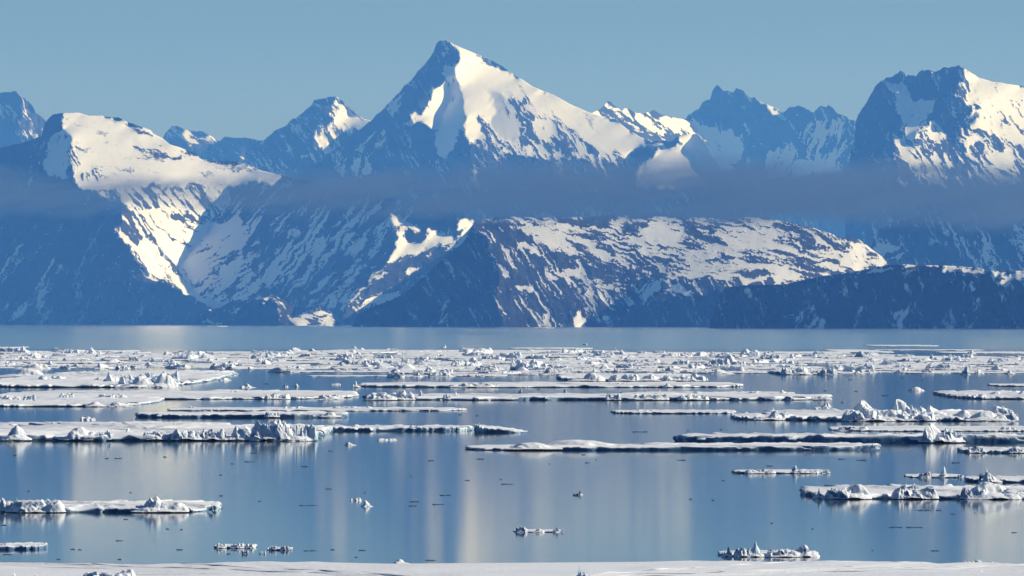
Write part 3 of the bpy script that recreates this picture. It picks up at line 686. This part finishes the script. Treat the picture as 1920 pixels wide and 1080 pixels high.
chunk(1089, 928, 9, 9, 'lone small white cube of ice in the middle of the water', kind='mound'); chunk(1081, 929, 14, 4, 'dark sliver beside the lone white cube', mat=M_WET)
chunk(667, 939, 22, 6, 'small pale slab behind the white wedge'); chunk(688, 950, 28, 12, 'white wedge of ice with dark left side', kind='peak')
floe(-80, 401, 938, 961, 10, 'long flat floe at the left edge with a white cone and dark right tail',
     [(8, 934, 40, 957, 'rubble'), (28, 932, 22, 955, 'peak'), (70, 940, 110, 960, 'ridge', 0.5), (284, 931, 64, 957, 'mound', 0.8), (292, 933, 50, 957, 'slab', 0.7), (300, 943, 110, 959, 'mound', 0.5), (330, 949, 40, 960), (396, 951, 10, 961, 'mound')], melt=0.3)
floe(1524, 1990, 909, 936, 10, 'long rugged floe with dark front at the lower right edge',
     [(1534, 914, 22, 932, 'peak'), (1600, 906, 70, 930, 'mound', 0.7), (1575, 915, 60, 933), (1705, 905, 40, 918, 'ridge'), (1715, 913, 90, 933, 'ridge', 0.5), (1740, 924, 40, 935), (1857, 895, 26, 928, 'peak'), (1865, 906, 120, 934, 'mound', 0.6), (1830, 914, 60, 935), (1920, 916, 90, 935, 'ridge', 0.5)], straight=0.35, melt=0.2)
floe(1822, 1990, 892, 905, 7, 'dark floe with white tooth behind the long rugged floe', [(1846, 878, 24, 900, 'peak'), (1856, 884, 46, 901, 'peak')])
floe(1705, 1812, 888, 896, 3, 'low floe carrying a white knob right of centre', [(1768, 874, 24, 894, 'peak'), (1735, 884, 26, 894), (1800, 889, 10, 895)])
floe(1375, 1558, 880, 888, 4, 'thin grey white floe with one raised white slab', [(1493, 872, 22, 885, 'mound'), (1425, 879, 60, 886, 'ridge', 0.4), (1510, 880, 50, 886, 'ridge', 0.4), (1550, 881, 14, 888)])
floe(870, 1650, 831.5, 845, 11, 'very long floe with dark front edge across the centre water',
     [(1090, 822, 230, 834, 'mound', 0.5), (1000, 827, 110, 838, 'mound', 0.5), (1055, 821, 50, 828, 'ridge'), (1220, 827, 160, 835, 'mound', 0.5), (1640, 838, 20, 846, 'rubble')], tilt=(0.5, 1.0), straight=0.22, melt=0.0)
floe(1810, 1990, 838, 850, 6, 'low floe at the right edge under the blue pyramid', [(1830, 834, 34, 846), (1905, 839, 30, 849)])
floe(1267, 1990, 814, 830.5, 14.5, 'thick long slab with navy front and a blue ice pyramid',
     [(1766, 805, 88, 836, 'slab', 0.8), (1748, 810, 56, 837, 'mound', 0.8), (1786, 816, 40, 839, 'rubble'), (1415, 811, 40, 819, 'ridge'), (1345, 813, 30, 818, 'ridge')], straight=0.18, melt=0.0)
floe(1570, 1990, 798, 809, 3, 'thin floe sheet just behind the navy fronted slab', [(1600, 798, 60, 806, 'ridge', 0.4), (1890, 799, 30, 806)])
floe(890, 989, 801, 812, 9, 'tilted slab with dark front rising to the left', tilt=(1.7, 0.25), straight=0.3, melt=0.0)
floe(585, 886, 797, 809, 8, 'flat lit floe ending beside the tilted slab', [(668, 794, 30, 802, 'mound'), (780, 796, 30, 803, 'ridge')], melt=0.3)
floe(-90, 592, 794, 827, 13, 'big left floe with a tall crumbling ridge on its right end',
     [(505, 788, 76, 822, 'rubble'), (548, 791, 80, 824, 'slab'), (572, 798, 48, 826, 'rubble'), (478, 796, 70, 818, 'slab'), (530, 800, 60, 826, 'mound'), (440, 803, 60, 826, 'peak'), (400, 806, 50, 825), (350, 805, 60, 822, 'ridge'), (240, 801, 40, 814, 'peak'), (150, 803, 80, 824, 'mound'), (30, 800, 60, 824, 'mound'), (190, 812, 40, 828), (290, 806, 50, 820)], melt=0.2)
floe(-90, 420, 791, 802, 6, 'thin dark fronted floe behind the big left floe', [(105, 790, 24, 799), (320, 793, 30, 799, 'ridge')])
floe(1460, 1915, 768, 790, 9, 'upthrust floe with stacked white pressure slabs on the right',
     [(1632, 749, 100, 780, 'slab', 0.8), (1640, 763, 90, 786, 'slab'), (1700, 747, 86, 784, 'slab', 0.8), (1722, 758, 50, 784, 'rubble'), (1762, 759, 100, 783, 'slab', 0.6), (1800, 767, 70, 784, 'mound', 0.5), (1612, 769, 70, 789, 'ridge'), (1672, 771, 90, 789, 'mound', 0.5), (1720, 772, 70, 789, 'ridge'), (1876, 760, 66, 778, 'mound'), (1887, 760, 40, 778, 'slab'), (1540, 760, 30, 770, 'rubble'), (1850, 772, 90, 788, 'mound', 0.5), (1895, 776, 30, 790)], melt=0.1)
floe(1382, 1512, 774, 788, 7, 'white floe with a horn shaped peak left of the upthrust floe', [(1449, 763, 22, 780, 'peak'), (1443, 772, 60, 787, 'peak'), (1465, 769, 30, 783)])
floe(1150, 1386, 768, 776, 4, 'thin flat floe alone in the water left of the horned floe', [(1210, 767, 40, 772, 'ridge')])
floe(250, 650, 772, 784, 8, 'narrow floe with half dark half white front', [(560, 771, 60, 777, 'ridge'), (510, 774, 30, 783), (620, 775, 40, 783, 'mound')], straight=0.4, melt=0.0)
floe(310, 869, 763, 771, 3, 'thin pale floe behind the half dark floe', [(360, 760, 12, 765), (555, 761, 50, 766, 'ridge'), (660, 761, 80, 766, 'ridge', 0.4)])
chunk(164, 788, 30, 7, 'small dark and white block alone at the left'); chunk(1720, 733, 36, 8, 'lone flat white cake in open water at the right', kind='mound')
floe(-90, 253, 742, 763, 5, 'pale floe cut by the left edge with a bright right tip', [(20, 740, 40, 750, 'ridge'), (55, 738, 26, 752), (180, 754, 40, 762, 'mound'), (225, 755, 50, 762, 'mound')])
floe(680, 1568, 738, 751, 7, 'longest white floe with crumbling snow humps along its left end',
     [(735, 731, 90, 746, 'ridge', 0.4), (785, 731, 30, 744, 'peak'), (715, 737, 60, 748), (855, 732, 16, 744, 'peak'), (838, 736, 16, 746), (1150, 741, 30, 751, 'rubble'), (1220, 741, 70, 751, 'ridge', 0.4), (1300, 742, 60, 751, 'ridge'), (1540, 745, 40, 751)], melt=0.5)
floe(1170, 1497, 734, 742, 4, 'flat sheet resting behind the right half of the longest floe', [(1305, 733, 30, 739, 'mound'), (1462, 730, 26, 738, 'peak'), (1415, 732, 26, 738)])
floe(-40, 652, 731, 749, 5, 'pale grey floe stretching from the left below the bright white floe', [(125, 737, 30, 748), (210, 739, 60, 748, 'ridge'), (440, 731, 20, 736), (520, 738, 50, 748, 'ridge'), (620, 743, 50, 750, 'ridge')])
floe(665, 1397, 716, 727, 5, 'thin floe strip above the longest floe', [(668, 713, 18, 724, 'peak'), (885, 718, 90, 726, 'ridge', 0.4), (925, 717, 20, 724), (1253, 718, 20, 726, 'peak'), (1160, 716, 40, 722, 'ridge')])
floe(1803, 1990, 732, 749, 6, 'snowy floe with dark left tip at the right edge', [(1875, 732, 40, 740, 'mound'), (1830, 737, 40, 744, 'ridge'), (1920, 732, 40, 740, 'mound')])
floe(1870, 1990, 719, 725, 3, 'thin sliver floe near the right edge')
floe(1050, 1323, 700, 715, 6, 'mid floe with dark blue front and white rubble right end', [(1100, 699, 70, 713, 'mound'), (1170, 700, 60, 712), (1215, 702, 60, 713, 'mound'), (1270, 703, 60, 712), (1298, 700, 50, 712, 'rubble'), (1315, 705, 26, 713)], melt=0.0)
floe(-90, 335, 694, 727, 7, 'brightest white floe cut by the left edge with broken blocks on its right end',
     [(210, 697, 50, 716, 'peak'), (250, 700, 60, 722, 'rubble'), (280, 697, 60, 720, 'rubble'), (318, 690, 40, 718, 'rubble'), (300, 702, 70, 726, 'mound'), (190, 706, 40, 714, 'peak'), (40, 690, 90, 704, 'mound'), (100, 703, 60, 712), (330, 694, 20, 706, 'peak'), (255, 708, 80, 727, 'mound')], melt=0.0)
floe(1461, 1534, 693, 703, 6, 'dark blue lumpy block at the pack ice edge', [(1478, 689, 30, 701), (1505, 689, 40, 702, 'mound'), (1525, 696, 18, 703)], melt=0.0)
floe(1518, 1570, 694, 703, 5, 'turquoise ice block at the pack ice edge', [(1542, 685, 16, 700, 'peak'), (1555, 691, 30, 702)], melt=0.0)
chunk(1810, 703, 24, 16, 'rounded white block standing at the right pack ice edge', kind='mound')
for x, y, w, h, lb in [(384, 713, 24, 5, 'small dark and white lump left of the paired lumps'), (421, 714, 34, 6, 'long low rubble lump in the left water gap'), (464, 727, 40, 8, 'pair of white lumps above the pale grey floe'),
                       (535, 726, 12, 6, 'left one of two twin white lumps'), (555, 726, 14, 7, 'right one of two twin white lumps'), (630, 722, 18, 4, 'faint pale lump left of the thin strip'),
                       (975, 737, 8, 11, 'small upright white chip on the longest floe edge'), (1060, 734, 8, 6, 'tiny white chip right of the upright chip'), (655, 835, 28, 6, 'small white flake under the flat lit floe'),
                       (725, 826, 40, 4, 'low crumbly flake right of the small white flake'), (1235, 734, 9, 6, 'white pebble of ice on the flat sheet edge'), (1550, 763, 30, 9, 'white rubble beside the upthrust floe'),
                       (1580, 755, 6, 4, 'tiny white speck above the upthrust floe'), (832, 652, 12, 7, 'small grey lump beyond the far pack edge'), (1097, 647, 9, 4, 'faint grey lump furthest out on the open water'), (666, 654, 12, 6, 'small white bump on the far dark slab')]:
    chunk(x, y, w, h, lb, kind='peak' if h > 5 else 'rubble')
# --- far pack ice: long low floes packed one behind another
XS = [-80, 100, 350, 420, 590, 700, 960, 1060, 1200, 1330, 1600, 1700, 1990]
BK = [656, 657, 659, 663, 657, 657, 657, 658, 661, 662, 662, 669, 666]
FR = [692, 692, 690, 692, 695, 708, 708, 700, 697, 698, 703, 703, 701]
PK = ['rubble', 'slab', 'ridge', 'mound', 'rubble', 'peak', 'ridge', 'slab']
PROTO = [hummock_mesh(1.0, 0.6, 0.42, 900 + i, k, 0.8) for i, k in enumerate(PK)]
for p in PROTO: p.materials.append(M_ICE)
row = 657.5
npack = 0
while row < 709:
    x = -90 + rng.uniform(-60, 0)
    while x < 1960:
        w = rng.uniform(90, 360)
        mid = x + w / 2
        bk, fr = np.interp(mid, XS, BK), np.interp(mid, XS, FR)
        yw = row + rng.uniform(-0.6, 0.6)
        if bk + 1.2 < yw < fr:
            dpx = rng.uniform(2.6, 4.4)
            o = floe(x, x + w * rng.uniform(0.93, 1.04), yw - dpx, yw, rng.uniform(0.8, 2.0), 'long low snowy floe packed into the far band of ice',
                     name='pack_floe', group='floes of the far pack ice', melt=0.5)
            npack += 1
            for k in range(int(w / 26 * rng.uniform(0.5, 1.3))):
                q = rng.random()
                kk = rng.randrange(8); hm = bpy.data.objects.new(PART[PK[kk]], PROTO[kk]); S.collection.objects.link(hm); hm.parent = o
                big = rng.random() ** 3
                sz = (5 + 24 * big) * mpp(yw)
                s_ = mpp(yw)
                Yh = dist(yw - rng.uniform(0.15, 0.8) * dpx, 0.3)
                hm.location = ((x + w * (0.05 + 0.9 * q) - 960) * Yh / F - o.location.x, Yh - o.location.y, 0.15)
                hm.scale = (sz * rng.uniform(1.0, 2.6), sz * 1.2, sz * rng.uniform(0.6, 1.1)); hm.rotation_euler.z = rng.uniform(-0.6, 0.6)
        x += w + (rng.uniform(-6, 8) if rng.random() < 0.75 else rng.uniform(15, 70))
    row += 2.7
for x0, x1, yt, yw, lb in [(590, 736, 655, 663, 'far slab with a dark blue front at the back of the pack'), (738, 905, 656, 662, 'pale ragged floe right of the far dark slab'), (955, 1112, 651.5, 654.5, 'farthest thin floe line in the middle'),
                           (905, 1130, 656, 659, 'dark edged thin floe in front of the farthest line'), (1400, 1600, 659, 661.5, 'thin dark line of ice at the right rear of the pack'), (1590, 1690, 655, 661.5, 'ragged far floe right of the thin dark line'),
                           (1640, 1768, 646.5, 649.5, 'farthest floe line on the right'), (1650, 1850, 655, 657.5, 'low far floe beneath the farthest right line'), (-60, 28, 650, 653, 'small far floe at the left edge'), (1780, 1990, 659, 663, 'far floe strip touching the right edge'),
                           (383, 418, 611.3, 612.6, 'tiny bright ice strip at the foot of the far headland'), (560, 624, 610.8, 612, 'faint bright ice strip under the lit headland snow'), (1000, 1040, 614.5, 615.8, 'faint ice strip at the shore of the long hill')]:
    floe(x0, x1, yt, yw, 2.2 if x0 == 590 else 1.2, lb, name='pack_floe', melt=0.0)
for x, y, w, h, k, lb in [(1153, 665, 80, 8, 'mound', 'far blue mound with a white tip at the back of the pack'), (1154, 659, 14, 9, 'peak', 'white cone on top of the far blue mound'), (985, 695, 60, 22, 'rubble', 'tall white rubble heap in the middle of the pack'),
                          (175, 664, 34, 13, 'peak', 'spiky white heap at the left rear of the pack'), (60, 669, 60, 10, 'peak', 'blue shaded wedge heap at the left of the pack'), (1360, 682, 50, 18, 'peak', 'pale twin peaked heap right of centre in the pack'),
                          (1420, 664, 30, 8, 'mound', 'blue rounded bump at the rear of the pack'), (1412, 662, 8, 6, 'peak', 'small white fang beside the blue bump'), (1785, 678, 40, 14, 'rubble', 'blocky white heap at the right of the pack'), (1822, 664, 24, 8, 'peak', 'far white pinnacle near the right of the pack'),
                          (810, 698, 44, 12, 'peak', 'lavender hump near the front of the pack'), (1475, 683, 30, 8, 'rubble', 'yellowish white rubble in the right pack'), (60, 692, 80, 11, 'mound', 'long blue ice wall at the left pack edge'), (230, 692, 30, 8, 'rubble', 'dark blue blocks at the left pack edge'),
                          (740, 699, 34, 8, 'mound', 'dark lump at the pack edge above the thin strip'), (1270, 670, 60, 9, 'rubble', 'wide white rubble field right of the blue mound'), (1310, 668, 60, 9, 'peak', 'white crest line in the right rear pack')]:
    chunk(x, y, w, h, lb, kind=k)
# --- small dark fragments drifting on the open water
SPK = '''28,854,8 200,860,10 222,860,16 309,857,9 436,870,5 414,891,8 245,924,5 225,938,7 414,930,8 322,941,8 236,974,8 7,985,12 314,992,7 340,993,5 163,1013,6 224,1014,20 136,1030,9 150,1031,7 336,1031,17 14,1040,18 110,1049,9 224,1049,12 411,1032,10 428,1039,7
476,850,14 468,866,18 571,875,14 620,846,8 508,884,6 808,864,14 771,894,5 876,901,13 617,917,14 684,924,5 835,929,24 487,940,5 500,940,5 580,948,38 776,941,18 774,949,14 822,946,22 529,1001,3 582,1033,32 623,1031,8 679,1032,12 668,1045,9 525,1037,5 807,1051,20
900,861,14 1094,853,10 1101,868,8 1030,870,4 1118,862,4 981,890,6 939,899,6 951,908,22 1278,863,18 1167,958,6 1304,1027,5 1295,936,5
1578,861,18 1615,863,20 1444,874,13 1394,895,5 1356,901,5 1337,938,7 1447,981,7 1787,964,14 1730,957,30 1760,957,10 1507,1000,6 1523,992,6 1902,999,9 1752,1033,25 1792,868,22 1636,1032,5 1500,919,5 1828,962,4 1678,989,30 1715,989,34 54,921,8
101,774,4 387,750,12 863,778,6 889,776,5 895,780,6 927,778,6 1025,775,6 1042,787,4 1200,810,26 1290,808,5 1352,806,5 1692,709,8 1730,713,10 1605,734,8 1660,742,14 1786,747,14 1595,712,14 1645,711,6 1547,733,8 490,721,6 500,720,9 1010,730,10 1210,735,12'''
SPM = [mesh for mesh in (hummock_mesh(1.0, 0.8, 0.16, 700 + i, 'ridge', 0.6) for i in range(5))]
for m in SPM: m.materials.append(M_WET)
for i, t in enumerate(SPK.split()):
    x, y, w = map(float, t.split(','))
    if w < 6.5 and rng.random() < 0.5: continue
    w *= rng.uniform(0.7, 1.25)
    o = link('ice_fragment', SPM[i % 5], None, loc=((x - 960) * mpp(y), dist(y), -0.02 * w * mpp(y)))
    o.scale = (w * mpp(y), w * mpp(y) * 0.8, (1.5 + 0.02 * w) / 0.16 * mpp(y)); o.rotation_euler.z = rng.uniform(-0.4, 0.4)
    tag(o, 'small dark fragment of wet ice drifting on open water', 'ice fragment', 'dark ice fragments on the open water')
#END#
